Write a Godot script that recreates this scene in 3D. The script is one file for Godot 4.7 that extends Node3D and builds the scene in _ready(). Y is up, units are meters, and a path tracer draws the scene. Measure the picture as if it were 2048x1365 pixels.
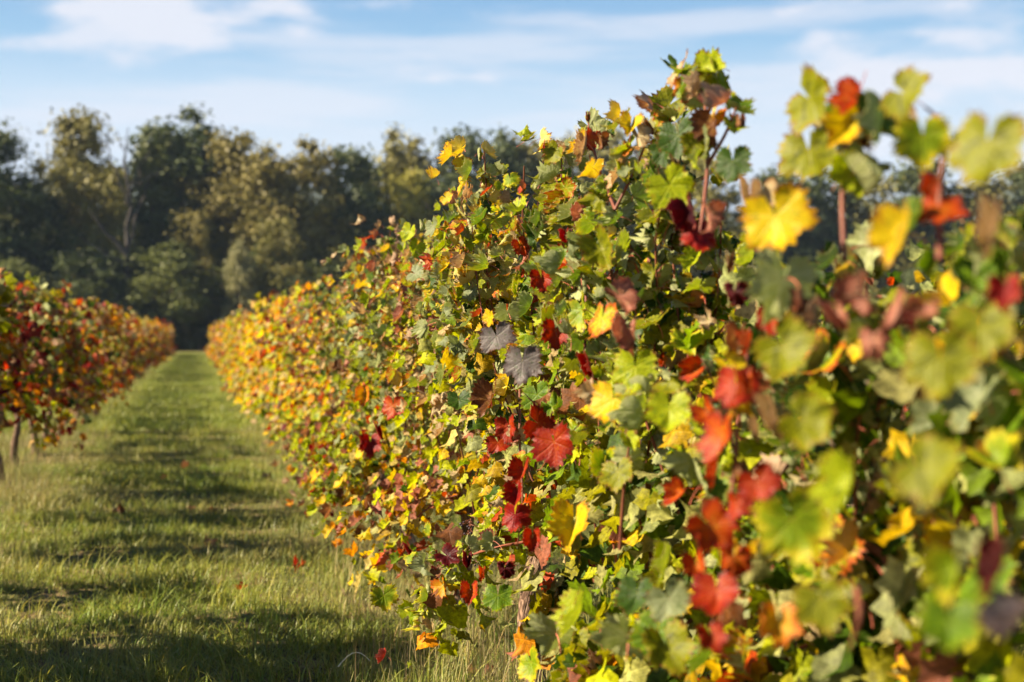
extends Node3D
# A grass alley between two rows of autumn vines, a belt of trees behind them. Metres, y up; the rows run towards -z.

const RIGHT_ROW := 0.873      # x of the row of vines on the right of the alley
const LEFT_ROW := -1.31       # x of the row on the left
const EXPOSURE := 3.8

var rng := RandomNumberGenerator.new()
var noise := FastNoiseLite.new()
var fine := FastNoiseLite.new()
var used := {}
var leaf_shapes: Array[ArrayMesh] = []
var cheap_shapes: Array[ArrayMesh] = []
var tops: Array[StandardMaterial3D] = []
var unders: Array[StandardMaterial3D] = []
var under_of := []
var tint_of := []
var M := {}


func _ready() -> void:
	rng.seed = 20231
	noise.seed = 5
	noise.noise_type = FastNoiseLite.TYPE_SIMPLEX_SMOOTH
	noise.frequency = 1.0
	noise.fractal_octaves = 3
	fine.seed = 9
	fine.noise_type = FastNoiseLite.TYPE_SIMPLEX_SMOOTH
	fine.frequency = 1.0
	fine.fractal_octaves = 5

	var camera := Camera3D.new()
	camera.name = "camera"
	camera.position = Vector3(0, 1.0, 0)
	camera.rotation = Vector3(-0.0051, -atan(631.0 / 2844.0), 0)
	camera.fov = 27.0
	camera.near = 0.05
	camera.far = 4000.0
	var lens := CameraAttributesPhysical.new()
	lens.frustum_focal_length = 50.0
	lens.frustum_focus_distance = 3.45
	lens.exposure_aperture = 3.8
	lens.frustum_near = 0.05
	lens.frustum_far = 4000.0
	camera.attributes = lens
	add_child(camera)
	camera.current = true

	var around := WorldEnvironment.new()
	around.name = "daylight"
	var e := Environment.new()
	e.background_mode = Environment.BG_SKY
	e.tonemap_mode = Environment.TONE_MAPPER_LINEAR
	e.tonemap_exposure = EXPOSURE
	e.sky = Sky.new()
	e.sky.sky_material = make_sky()
	e.background_energy_multiplier = 1.0 / EXPOSURE
	e.sdfgi_enabled = true
	e.ssao_enabled = true
	e.ssil_enabled = true
	e.fog_enabled = true
	e.fog_density = 0.00022
	e.fog_light_color = Color(0.72, 0.82, 0.95)
	around.environment = e
	add_child(around)

	var sun := DirectionalLight3D.new()
	sun.name = "sun"
	sun.light_energy = 1.6
	sun.light_color = Color(1.0, 0.93, 0.82)
	sun.light_angular_distance = 0.53
	sun.shadow_enabled = true
	var to_sun := Vector3(-cos(deg_to_rad(2)) * cos(deg_to_rad(37)), sin(deg_to_rad(37)), -sin(deg_to_rad(6)) * cos(deg_to_rad(37)))
	add_child(sun)
	sun.look_at_from_position(to_sun * 50.0, Vector3.ZERO)

	make_materials()
	make_leaf_materials()
	make_leaf_shapes()
	build_ground()
	build_trees()
	build_right_row()
	build_left_row()
	build_grass()
	build_fallen_leaves()


# ---------------------------------------------------------------- helpers
func numbered(called: String) -> String:
	var n: int = used.get(called, 0)
	used[called] = n + 1
	return called if n == 0 else "%s_%03d" % [called, n]


func thing(called: String, label: String, category: String, at := Vector3.ZERO, group := "") -> Node3D:
	var o := Node3D.new()
	o.name = numbered(called)
	o.position = at
	add_child(o)
	tag(o, label, category, group)
	return o


func tag(o: Node, label: String, category: String, group := "") -> void:
	o.set_meta("label", label)
	o.set_meta("category", category)
	if group:
		o.set_meta("group", group)


func part(called: String, mesh: Mesh, material: Material, parent: Node, n := 0) -> MeshInstance3D:
	var o := MeshInstance3D.new()
	o.name = called if n == 0 else "%s_%03d" % [called, n]
	o.mesh = mesh
	if material:
		o.material_override = material
	parent.add_child(o, true)
	return o


func scatter(called: String, mesh: Mesh, material: Material, where: Array, colors: PackedColorArray, parent: Node, kind := "stuff") -> MultiMeshInstance3D:
	var mm := MultiMesh.new()
	mm.transform_format = MultiMesh.TRANSFORM_3D
	mm.use_colors = true
	mm.mesh = mesh
	mm.instance_count = where.size()
	for i in where.size():
		mm.set_instance_transform(i, where[i])
		mm.set_instance_color(i, colors[i])
	var o := MultiMeshInstance3D.new()
	o.name = called
	o.multimesh = mm
	o.material_override = material
	if kind:
		o.set_meta("kind", kind)
	parent.add_child(o, true)
	return o


func mesh_of(v: PackedVector3Array, index: PackedInt32Array, uv := PackedVector2Array(), color := PackedColorArray(), flat := false) -> ArrayMesh:
	var m := ArrayMesh.new()
	add_surface(m, v, index, uv, color, flat)
	return m


func add_surface(m: ArrayMesh, v: PackedVector3Array, index: PackedInt32Array, uv := PackedVector2Array(), color := PackedColorArray(), flat := false) -> void:
	var a := []
	a.resize(Mesh.ARRAY_MAX)
	a[Mesh.ARRAY_VERTEX] = v
	a[Mesh.ARRAY_NORMAL] = normals_of(v, index)
	if uv.size():
		a[Mesh.ARRAY_TEX_UV] = uv
	if color.size():
		a[Mesh.ARRAY_COLOR] = color
	a[Mesh.ARRAY_INDEX] = index
	m.add_surface_from_arrays(Mesh.PRIMITIVE_TRIANGLES, a)


func normals_of(v: PackedVector3Array, index: PackedInt32Array) -> PackedVector3Array:
	var n := PackedVector3Array()
	n.resize(v.size())
	for i in range(0, index.size(), 3):
		var a := index[i]
		var b := index[i + 1]
		var c := index[i + 2]
		var f := (v[c] - v[a]).cross(v[b] - v[a])
		n[a] += f
		n[b] += f
		n[c] += f
	for i in n.size():
		n[i] = n[i].normalized() if n[i].length_squared() > 1e-20 else Vector3.UP
	return n


func tube(path: PackedVector3Array, radii: PackedFloat32Array, sides: int, knobbly := 0.0, seed_at := 0.0, uv_long := 3.0) -> ArrayMesh:
	var v := PackedVector3Array()
	var uv := PackedVector2Array()
	var index := PackedInt32Array()
	var along := 0.0
	for i in path.size():
		var d := (path[mini(i + 1, path.size() - 1)] - path[maxi(i - 1, 0)]).normalized()
		var x := d.cross(Vector3(0.31, 0.2, 0.93)).normalized()
		var y := d.cross(x)
		if i > 0:
			along += path[i].distance_to(path[i - 1])
		for s in sides + 1:
			var a := TAU * (s % sides) / sides
			var r := radii[i]
			if knobbly > 0.0:
				r *= 1.0 + knobbly * noise.get_noise_3d(cos(a) * 1.3 + seed_at, along * 7.0, sin(a) * 1.3) + 0.5 * knobbly * noise.get_noise_3d(cos(a) * 4.0 + seed_at, along * 22.0, sin(a) * 4.0)
			v.append(path[i] + (x * cos(a) + y * sin(a)) * r)
			uv.append(Vector2(float(s) / sides, along * uv_long))
	for i in path.size() - 1:
		for s in sides:
			var a := i * (sides + 1) + s
			var b := a + sides + 1
			index.append_array([a, a + 1, b, a + 1, b + 1, b])
	var last := v.size()
	v.append(path[path.size() - 1] + (path[path.size() - 1] - path[path.size() - 2]).normalized() * radii[radii.size() - 1] * 0.5)
	uv.append(Vector2(0.5, along * uv_long))
	for s in sides:
		var b := (path.size() - 1) * (sides + 1) + s
		index.append_array([b, b + 1, last])
	return mesh_of(v, index, uv)


func r(a: float, b: float) -> float:
	return rng.randf_range(a, b)


func image_texture(w: int, h: int, bytes: PackedByteArray) -> ImageTexture:
	return ImageTexture.create_from_image(Image.create_from_data(w, h, false, Image.FORMAT_RGB8, bytes))


# ---------------------------------------------------------------- sky
func lin(x: float, y: float, z: float) -> Vector3:
	var c := Color(x / 255.0, y / 255.0, z / 255.0).srgb_to_linear()
	return Vector3(c.r, c.g, c.b)


func air(deg: float) -> Vector3:
	var stops := [[0.0, lin(224, 234, 246)], [7.5, lin(220, 233, 247)], [9.5, lin(196, 222, 244)], [11.5, lin(152, 198, 234)], [14.5, lin(116, 170, 220)], [25.0, lin(78, 132, 196)], [50.0, lin(56, 104, 172)], [90.0, lin(42, 84, 152)]]
	for i in stops.size() - 1:
		if deg <= stops[i + 1][0]:
			var t: float = (deg - stops[i][0]) / (stops[i + 1][0] - stops[i][0])
			return (stops[i][1] as Vector3).lerp(stops[i + 1][1], t)
	return stops[-1][1]


func make_sky() -> PanoramaSkyMaterial:
	var w := 3072
	var h := 1536
	var cloud := FastNoiseLite.new()
	cloud.seed = 34
	cloud.noise_type = FastNoiseLite.TYPE_SIMPLEX_SMOOTH
	cloud.frequency = 1.0
	cloud.fractal_octaves = 6
	cloud.fractal_gain = 0.55
	var patch := FastNoiseLite.new()
	patch.seed = 41
	patch.frequency = 1.0
	patch.noise_type = FastNoiseLite.TYPE_SIMPLEX_SMOOTH
	patch.fractal_octaves = 3
	var px := PackedFloat32Array()
	px.resize(w * h * 4)
	var white := lin(236, 238, 248)
	for j in h:
		var deg := 90.0 - (j + 0.5) * 180.0 / h
		var c := air(absf(deg)) if deg > -12.0 else lin(120, 120, 100)
		if deg > 0.0 and deg < 34.0:
			var fade := smoothstep(34.0, 22.0, deg)
			for i in w:
				var az := (i + 0.5) * 360.0 / w - 180.0
				var cx := cos(deg_to_rad(az)) * 3.4
				var cz := sin(deg_to_rad(az)) * 3.4
				# thin veils drawn out level, and a few fuller clouds that break up at their edges
				var veil := cloud.get_noise_3d(cx * 0.9, deg * 0.55, cz * 0.9) + 0.45 * patch.get_noise_3d(cx * 0.5, deg * 0.16, cz * 0.5) + 0.12
				var full := cloud.get_noise_3d(cx * 2.6 + 7.0, deg * 0.55, cz * 2.6) * 0.75 + 1.1 * patch.get_noise_3d(cx * 1.1 + 3.0, deg * 0.22 + 5.0, cz * 1.1) - 0.28
				var k := clampf(smoothstep(0.0, 0.65, veil) * 0.6 + smoothstep(-0.05, 0.42, full) * 0.85, 0.0, 0.94) * fade
				var q := c.lerp(white, k)
				var o := (j * w + i) * 4
				px[o] = q.x
				px[o + 1] = q.y
				px[o + 2] = q.z
				px[o + 3] = 1.0
		else:
			for i in w:
				var o := (j * w + i) * 4
				px[o] = c.x
				px[o + 1] = c.y
				px[o + 2] = c.z
				px[o + 3] = 1.0
	var m := PanoramaSkyMaterial.new()
	m.panorama = ImageTexture.create_from_image(Image.create_from_data(w, h, false, Image.FORMAT_RGBAF, px.to_byte_array()))
	return m


# ---------------------------------------------------------------- materials
func plain(called: String, c: Color, rough := 0.8, through := 0.0, spec := 0.4, vertex := true) -> StandardMaterial3D:
	var m := StandardMaterial3D.new()
	m.resource_name = called
	m.albedo_color = c
	m.roughness = rough
	m.metallic_specular = spec
	m.vertex_color_use_as_albedo = vertex
	m.cull_mode = BaseMaterial3D.CULL_DISABLED
	if through > 0.0:
		m.backlight_enabled = true
		m.backlight = Color(through, through, through)
	M[called] = m
	return m


func bark_texture(a: Color, b: Color, c: Color, stretch: float) -> ImageTexture:
	var s := 192
	var px := PackedByteArray()
	px.resize(s * s * 3)
	for j in s:
		for i in s:
			var ang := TAU * i / s
			var n := fine.get_noise_3d(cos(ang) * 2.2, sin(ang) * 2.2, j * stretch / s) * 0.5 + 0.5
			var n2 := fine.get_noise_3d(cos(ang) * 6.0 + 9.0, sin(ang) * 6.0, j * stretch * 0.7 / s) * 0.5 + 0.5
			var q := a.lerp(b, smoothstep(0.3, 0.7, n)).lerp(c, smoothstep(0.55, 0.8, n2))
			var o := (j * s + i) * 3
			px[o] = int(q.r * 255)
			px[o + 1] = int(q.g * 255)
			px[o + 2] = int(q.b * 255)
	return image_texture(s, s, px)


func make_materials() -> void:
	plain("grass_blades", Color.WHITE, 0.5, 0.9, 0.45)
	plain("dry_stalks", Color.WHITE, 0.75, 0.5, 0.3)
	plain("tree_leaves", Color.WHITE, 0.6, 0.7, 0.4)
	plain("far_leaves", Color.WHITE, 0.55, 1.0, 0.3)
	var bark := plain("vine_bark", Color.WHITE, 0.9, 0.0, 0.3, false)
	bark.albedo_texture = bark_texture(Color8(70, 52, 40), Color8(132, 106, 86), Color8(168, 146, 124), 9.0)
	bark.heightmap_enabled = true
	bark.heightmap_texture = bark.albedo_texture
	bark.heightmap_scale = 0.9
	var cane := plain("cane_bark", Color.WHITE, 0.6, 0.0, 0.4, false)
	cane.albedo_texture = bark_texture(Color8(92, 48, 34), Color8(128, 72, 48), Color8(150, 100, 66), 5.0)
	var tree := plain("tree_bark", Color.WHITE, 0.9, 0.0, 0.3, false)
	tree.albedo_texture = bark_texture(Color8(70, 62, 54), Color8(110, 100, 90), Color8(140, 130, 118), 9.0)
	var dead := plain("dead_wood", Color.WHITE, 0.9, 0.0, 0.3, false)
	dead.albedo_texture = bark_texture(Color8(58, 54, 50), Color8(80, 75, 70), Color8(98, 92, 86), 9.0)
	plain("petiole", Color8(178, 96, 74), 0.5, 0.3, 0.4, false)
	plain("raisin", Color8(46, 30, 42), 0.5, 0.0, 0.4, false)
	# the soil under the grass, thatch and bare earth in patches
	var s := 512
	var px := PackedByteArray()
	px.resize(s * s * 3)
	for j in s:
		for i in s:
			var u := TAU * i / s
			var w := TAU * j / s
			var n := fine.get_noise_3d(cos(u) * 2.0 + 0.7 * cos(w), sin(u) * 2.0, sin(w) * 2.0 + 3.0)
			var n2 := fine.get_noise_3d(cos(u) * 17.0 + cos(w) * 5.0, sin(u) * 17.0, sin(w) * 17.0)
			var q := Color8(66, 70, 34).lerp(Color8(104, 88, 58), smoothstep(-0.2, 0.35, n)).lerp(Color8(138, 120, 84), smoothstep(0.05, 0.4, n2) * 0.6).lerp(Color8(40, 36, 24), smoothstep(0.05, 0.4, -n2) * 0.6)
			var o := (j * s + i) * 3
			px[o] = int(q.r * 255)
			px[o + 1] = int(q.g * 255)
			px[o + 2] = int(q.b * 255)
	var soil := plain("soil", Color.WHITE, 0.95, 0.0, 0.2, false)
	soil.albedo_texture = image_texture(s, s, px)
	soil.uv1_triplanar = true
	soil.uv1_world_triplanar = true
	soil.uv1_scale = Vector3(0.55, 0.55, 0.55)
	var wood := plain("far_woods", Color.WHITE, 0.95, 0.0, 0.2)
	wood.vertex_color_use_as_albedo = true


# ---------------------------------------------------------------- vine leaves
const LEAF := 0.066           # blade length from the petiole to the tip of the middle lobe

func lobes(deg: float, deep: float) -> float:
	var a := absf(deg)
	var v := 0.74 + 0.26 * exp(-pow(a / 21.0, 2.0)) + 0.17 * exp(-pow((a - 60.0) / 19.0, 2.0)) + 0.07 * exp(-pow((a - 116.0) / 24.0, 2.0))
	v -= deep * (exp(-pow((a - 31.0) / 10.0, 2.0)) + 0.8 * exp(-pow((a - 88.0) / 11.0, 2.0)))
	return v * (1.0 - 0.35 * smoothstep(135.0, 172.0, a))


func leaf_maps(s: int) -> Array:
	# for every texel: nearness to a vein, how far out towards the margin, relief
	var vein := PackedFloat32Array()
	var edge := PackedFloat32Array()
	vein.resize(s * s)
	edge.resize(s * s)
	var dirs := [0.0, 58.0, -58.0, 114.0, -114.0]
	var long := [1.0, 0.9, 0.9, 0.72, 0.72]
	for j in s:
		for i in s:
			var p := Vector2(((i + 0.5) / s - 0.5) * 2.3, ((j + 0.5) / s - 0.5) * 2.3)
			var rad := p.length()
			var deg := rad_to_deg(atan2(p.x, -p.y))
			edge[j * s + i] = rad / lobes(deg, 0.06)
			var best := 9.0
			var k := 0.0
			for n in 5:
				var a := deg_to_rad(dirs[n])
				var d := Vector2(sin(a), -cos(a))
				var along := p.dot(d)
				var off := absf(p.cross(d))
				if along > 0.0 and along < long[n]:
					k = maxf(k, exp(-pow(off / (0.030 - 0.016 * along), 2.0)))
				if along > 0.0 and off / (along + 0.05) < best:
					best = off / (along + 0.05)
					var t := (along - off * 0.75) / 0.15
					var f := absf(t - roundf(t)) * 0.15
					if t > 0.6:
						k = maxf(k, 0.6 * exp(-pow(f / 0.013, 2.0)))
			vein[j * s + i] = k
	return [vein, edge]


func make_leaf_materials() -> void:
	var s := 144
	var maps := leaf_maps(s)
	var vein: PackedFloat32Array = maps[0]
	var edge: PackedFloat32Array = maps[1]
	var relief := Image.create_empty(s, s, false, Image.FORMAT_RGB8)
	for j in s:
		for i in s:
			var hgt := 0.55 - 0.42 * vein[j * s + i] + 0.25 * fine.get_noise_2d(i * 0.09, j * 0.09)
			relief.set_pixel(i, j, Color(hgt, hgt, hgt))
	var bump := ImageTexture.create_from_image(relief)
	# along the veins, between them, margin, blotches, how wide the margin reaches, how many blotches
	var kinds := [
		["yellow_green_leaf", Color8(210, 214, 44), Color8(184, 196, 8), Color8(196, 194, 10), Color8(120, 150, 12), 0.10, 0.35, 0],
		["yellow_green_leaf_with_orange_margin", Color8(206, 206, 44), Color8(188, 192, 8), Color8(214, 92, 26), Color8(216, 150, 20), 0.34, 0.45, 0],
		["yellow_leaf", Color8(230, 214, 44), Color8(232, 206, 6), Color8(226, 170, 20), Color8(196, 190, 20), 0.22, 0.4, 1],
		["golden_leaf", Color8(226, 190, 36), Color8(232, 168, 6), Color8(222, 112, 24), Color8(206, 190, 30), 0.34, 0.4, 1],
		["green_leaf", Color8(160, 180, 40), Color8(104, 138, 10), Color8(156, 172, 12), Color8(70, 106, 14), 0.16, 0.4, 0],
		["dark_green_leaf", Color8(116, 138, 44), Color8(62, 94, 18), Color8(92, 114, 18), Color8(50, 74, 18), 0.12, 0.4, 0],
		["olive_leaf", Color8(172, 170, 40), Color8(146, 150, 10), Color8(176, 160, 26), Color8(104, 112, 24), 0.2, 0.5, 0],
		["orange_leaf", Color8(212, 132, 24), Color8(204, 88, 8), Color8(170, 40, 10), Color8(206, 130, 12), 0.34, 0.5, 5],
		["orange_red_leaf", Color8(200, 100, 16), Color8(182, 54, 4), Color8(150, 22, 6), Color8(200, 96, 6), 0.3, 0.5, 5],
		["red_leaf", Color8(146, 30, 12), Color8(160, 16, 6), Color8(190, 60, 6), Color8(104, 6, 8), 0.25, 0.5, 2],
		["dark_red_leaf", Color8(116, 26, 28), Color8(88, 10, 18), Color8(128, 16, 20), Color8(56, 8, 18), 0.25, 0.6, 2],
		["purple_grey_leaf", Color8(152, 148, 138), Color8(142, 134, 130), Color8(112, 98, 96), Color8(124, 130, 112), 0.25, 0.6, 4],
		["brown_leaf", Color8(178, 128, 78), Color8(146, 96, 54), Color8(112, 66, 40), Color8(186, 140, 70), 0.3, 0.6, 3],
		["pink_brown_leaf", Color8(208, 150, 124), Color8(188, 124, 100), Color8(150, 84, 66), Color8(206, 150, 110), 0.3, 0.6, 3],
		["green_leaf_with_yellow_margin", Color8(186, 196, 44), Color8(140, 166, 10), Color8(222, 206, 26), Color8(120, 144, 24), 0.38, 0.35, 0],
		["straw_leaf", Color8(226, 212, 168), Color8(214, 196, 150), Color8(188, 150, 100), Color8(210, 200, 160), 0.26, 0.4, 3],
		["grey_green_leaf", Color8(186, 190, 146), Color8(150, 160, 112), Color8(160, 166, 96), Color8(120, 136, 84), 0.16, 0.4, 0],
	]
	var below := [
		["pale_green_underside", Color8(222, 224, 172), Color8(190, 198, 124)],
		["pale_yellow_underside", Color8(238, 228, 160), Color8(226, 212, 104)],
		["pink_underside", Color8(214, 150, 132), Color8(186, 96, 82)],
		["tan_underside", Color8(222, 196, 160), Color8(196, 164, 128)],
		["mauve_underside", Color8(190, 172, 170), Color8(160, 140, 144)],
		["pale_orange_underside", Color8(228, 180, 120), Color8(214, 138, 70)],
	]
	for n in kinds.size():
		var k: Array = kinds[n]
		var px := PackedByteArray()
		px.resize(s * s * 3)
		for j in s:
			for i in s:
				var at := j * s + i
				var wob := noise.get_noise_2d(i * 0.045 + n * 31.0, j * 0.045)
				var speck := fine.get_noise_2d(i * 0.16 + n * 17.0, j * 0.16)
				var q: Color = (k[2] as Color).lerp(k[4], smoothstep(0.1, 0.5, wob) * k[6] * 2.0)
				q = q.lerp(k[3], smoothstep(1.0 - k[5] * 1.6, 1.0, edge[at] + wob * 0.35 + speck * 0.15))
				q = q.lerp(k[1], minf(1.0, vein[at] * 0.55))
				q = q.lerp(Color8(104, 62, 30), smoothstep(0.42, 0.58, speck + 0.12 * wob) * 0.85)
				q = q.lerp(Color8(118, 74, 36), smoothstep(0.97, 1.05, edge[at] + wob * 0.32 + speck * 0.1) * 0.8)
				var o := at * 3
				px[o] = clampi(int(q.r * 255), 0, 255)
				px[o + 1] = clampi(int(q.g * 255), 0, 255)
				px[o + 2] = clampi(int(q.b * 255), 0, 255)
		var m := plain(k[0], Color8(238, 238, 238), 0.5, 1.1, 0.4, false)
		m.albedo_texture = image_texture(s, s, px)
		m.heightmap_enabled = true
		m.heightmap_texture = bump
		m.heightmap_scale = 0.12
		tops.append(m)
		under_of.append(k[7])
		tint_of.append(((k[2] as Color).lerp(k[3], 0.3)).srgb_to_linear() * 1.12)
	# veins and specks in grey, tinted leaf by leaf where the leaves are small or deep inside
	var grey := PackedByteArray()
	grey.resize(s * s * 3)
	for at in s * s:
		var i := at % s
		var j := at / s
		var speck := fine.get_noise_2d(i * 0.16 + 5.0, j * 0.16)
		var tone := clampf(0.80 + 0.16 * vein[at] + 0.22 * noise.get_noise_2d(i * 0.04, j * 0.04) - 0.4 * smoothstep(0.40, 0.56, speck), 0.0, 1.0)
		grey[at * 3] = int(tone * 255)
		grey[at * 3 + 1] = int(tone * 250)
		grey[at * 3 + 2] = int(tone * 236)
	M.far_leaves.albedo_texture = image_texture(s, s, grey)
	M.far_leaves.heightmap_enabled = true
	M.far_leaves.heightmap_texture = bump
	M.far_leaves.heightmap_scale = 0.12
	for b in below:
		var px := PackedByteArray()
		px.resize(s * s * 3)
		for j in s:
			for i in s:
				var at := j * s + i
				var q: Color = (b[2] as Color).lerp(b[1], clampf(vein[at] * 0.8 + 0.3 + 0.6 * noise.get_noise_2d(i * 0.05, j * 0.05), 0.0, 1.0))
				var o := at * 3
				px[o] = clampi(int(q.r * 255), 0, 255)
				px[o + 1] = clampi(int(q.g * 255), 0, 255)
				px[o + 2] = clampi(int(q.b * 255), 0, 255)
		var m := plain(b[0], Color8(244, 244, 244), 0.62, 1.1, 0.3, false)
		m.albedo_texture = image_texture(s, s, px)
		m.heightmap_enabled = true
		m.heightmap_texture = bump
		m.heightmap_scale = -0.16
		unders.append(m)


func bend(p: Vector2, way: Dictionary) -> Vector3:
	# the blade lies in the xy plane with its tip towards -y; fold about the middle vein, curl, arch lengthwise, ruffle the margin
	var u := absf(p.x) / LEAF
	var ang: float = way.fold + way.curl * u
	var x := signf(p.x) * LEAF * (u * cos(way.fold + way.curl * u * 0.5))
	var z := LEAF * u * sin(way.fold + way.curl * u * 0.5)
	var y := p.y
	var rr := p.length() / LEAF
	z += LEAF * way.ruffle * rr * rr * (noise.get_noise_3d(p.x / LEAF * 0.9 + way.seed, p.y / LEAF * 0.9, 0.0) * 1.5 + 0.5 * noise.get_noise_3d(p.x / LEAF * 2.6 + way.seed, p.y / LEAF * 2.6, 4.0) + 0.08 * sin(atan2(p.x, p.y) * 5.0 + way.seed))
	var kk: float = way.arch / LEAF
	if absf(kk) > 0.01:
		var yy := sin(kk * y) / kk
		z += (1.0 - cos(kk * y)) / kk * (1.0 if y < 0.0 else 0.6)
		y = yy
	z += ang * 0.0
	return Vector3(x, y, z)


func make_leaf(way: Dictionary, count: int, rings: Array, two_faced: bool) -> ArrayMesh:
	var v := PackedVector3Array()
	var uv := PackedVector2Array()
	var index := PackedInt32Array()
	v.append(Vector3.ZERO)
	uv.append(Vector2(0.5, 0.5))
	for f in rings:
		for i in count:
			var deg := -168.0 + 336.0 * i / (count - 1)
			var rad := lobes(deg, way.deep)
			if f == 1.0:
				rad *= (1.085 if i % 2 == 0 else 0.905) + 0.035 * sin(i * 2.7 + way.seed)
			var p: Vector2 = Vector2(sin(deg_to_rad(deg)), -cos(deg_to_rad(deg))) * rad * f
			uv.append(p / 2.3 + Vector2(0.5, 0.5))
			v.append(bend(p * LEAF, way))
	for i in count - 1:
		index.append_array([0, 2 + i, 1 + i])
	for k in rings.size() - 1:
		for i in count - 1:
			var a := 1 + k * count + i
			var b := a + count
			index.append_array([a, a + 1, b, a + 1, b + 1, b])
	# hang the blade at the end of a petiole that starts at the origin
	var hold := Vector3(0, way.rise, 0.55 + way.reach) * LEAF
	for i in v.size():
		v[i] += hold
	var m := ArrayMesh.new()
	add_surface(m, v, index, uv)
	if not two_faced:
		return m
	var n := normals_of(v, index)
	var flip := PackedInt32Array()
	var w := PackedVector3Array()
	for i in v.size():
		w.append(v[i] - n[i] * 0.0005)
	for i in range(0, index.size(), 3):
		flip.append_array([index[i], index[i + 2], index[i + 1]])
	add_surface(m, w, flip, uv)
	var path := PackedVector3Array()
	for i in 5:
		var t := i / 4.0
		path.append(Vector3(0, 0, 0).bezier_interpolate(hold * Vector3(0, 0.4, 0.2) + Vector3(0, 0.004, 0), hold + Vector3(0, 0.006, -0.016), hold, t))
	var st := tube(path, PackedFloat32Array([0.0014, 0.0011, 0.0010, 0.0009, 0.0009]), 4)
	var arr := st.surface_get_arrays(0)
	m.add_surface_from_arrays(Mesh.PRIMITIVE_TRIANGLES, arr)
	m.surface_set_material(2, M.petiole)
	return m


func make_leaf_shapes() -> void:
	# fold: how far the halves close; curl: rolls the sides; arch: bends the tip; deep: how deep the sinuses are
	var ways := [
		[0.12, 0.25, 0.35, 0.30, 0.04], [-0.10, -0.20, 0.5, 0.35, 0.10], [0.30, 0.10, 0.7, 0.30, 0.02], [0.05, -0.5, 0.9, 0.40, 0.07],
		[0.45, 0.30, 0.5, 0.45, 0.12], [-0.25, -0.4, 0.9, 0.35, 0.05], [0.75, 0.20, 0.4, 0.35, 0.03], [1.00, -0.5, 0.7, 0.30, 0.06],
		[1.15, 0.5, 0.4, 0.5, 0.02], [0.6, 1.5, 1.3, 0.9, 0.08], [-0.5, -1.4, 1.2, 0.9, 0.10], [0.3, 1.9, -0.9, 1.0, 0.04],
		[0.9, 1.2, 1.6, 1.3, 0.06], [-0.2, -1.0, -1.2, 1.2, 0.04], [1.3, -1.2, 1.0, 0.9, 0.10], [0.2, 0.8, 1.8, 1.0, 0.05],
	]
	for i in ways.size():
		var a: Array = ways[i]
		var way := {"fold": a[0], "curl": a[1], "arch": a[2], "ruffle": a[3], "deep": a[4], "seed": 3.7 * i, "rise": 0.1 + 0.05 * (i % 3), "reach": 0.12 * (i % 4)}
		leaf_shapes.append(make_leaf(way, 45, [0.42, 0.78, 1.0], true))
		if i in [1, 4, 5, 6, 9, 12]:
			cheap_shapes.append(make_leaf(way, 21, [0.6, 1.0], false))


func add_leaf(vine: Node3D, n: int, where: Transform3D, kind: int, shape: int, called := "leaf") -> MeshInstance3D:
	var o := MeshInstance3D.new()
	o.name = called if n == 0 else "%s_%03d" % [called, n]
	o.mesh = leaf_shapes[shape]
	o.transform = where
	o.set_surface_override_material(0, tops[kind])
	o.set_surface_override_material(1, unders[under_of[kind]])
	vine.add_child(o, true)
	return o


func facing(n: Vector3, roll: float, size: float, at: Vector3) -> Transform3D:
	var z := n.normalized()
	var x := Vector3.UP.cross(z)
	x = x.normalized() if x.length() > 0.05 else Vector3.RIGHT
	var b := Basis(x, z.cross(x), z)
	return Transform3D(b * Basis(Vector3.BACK, roll) * Basis.from_scale(Vector3.ONE * size), at)


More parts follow.
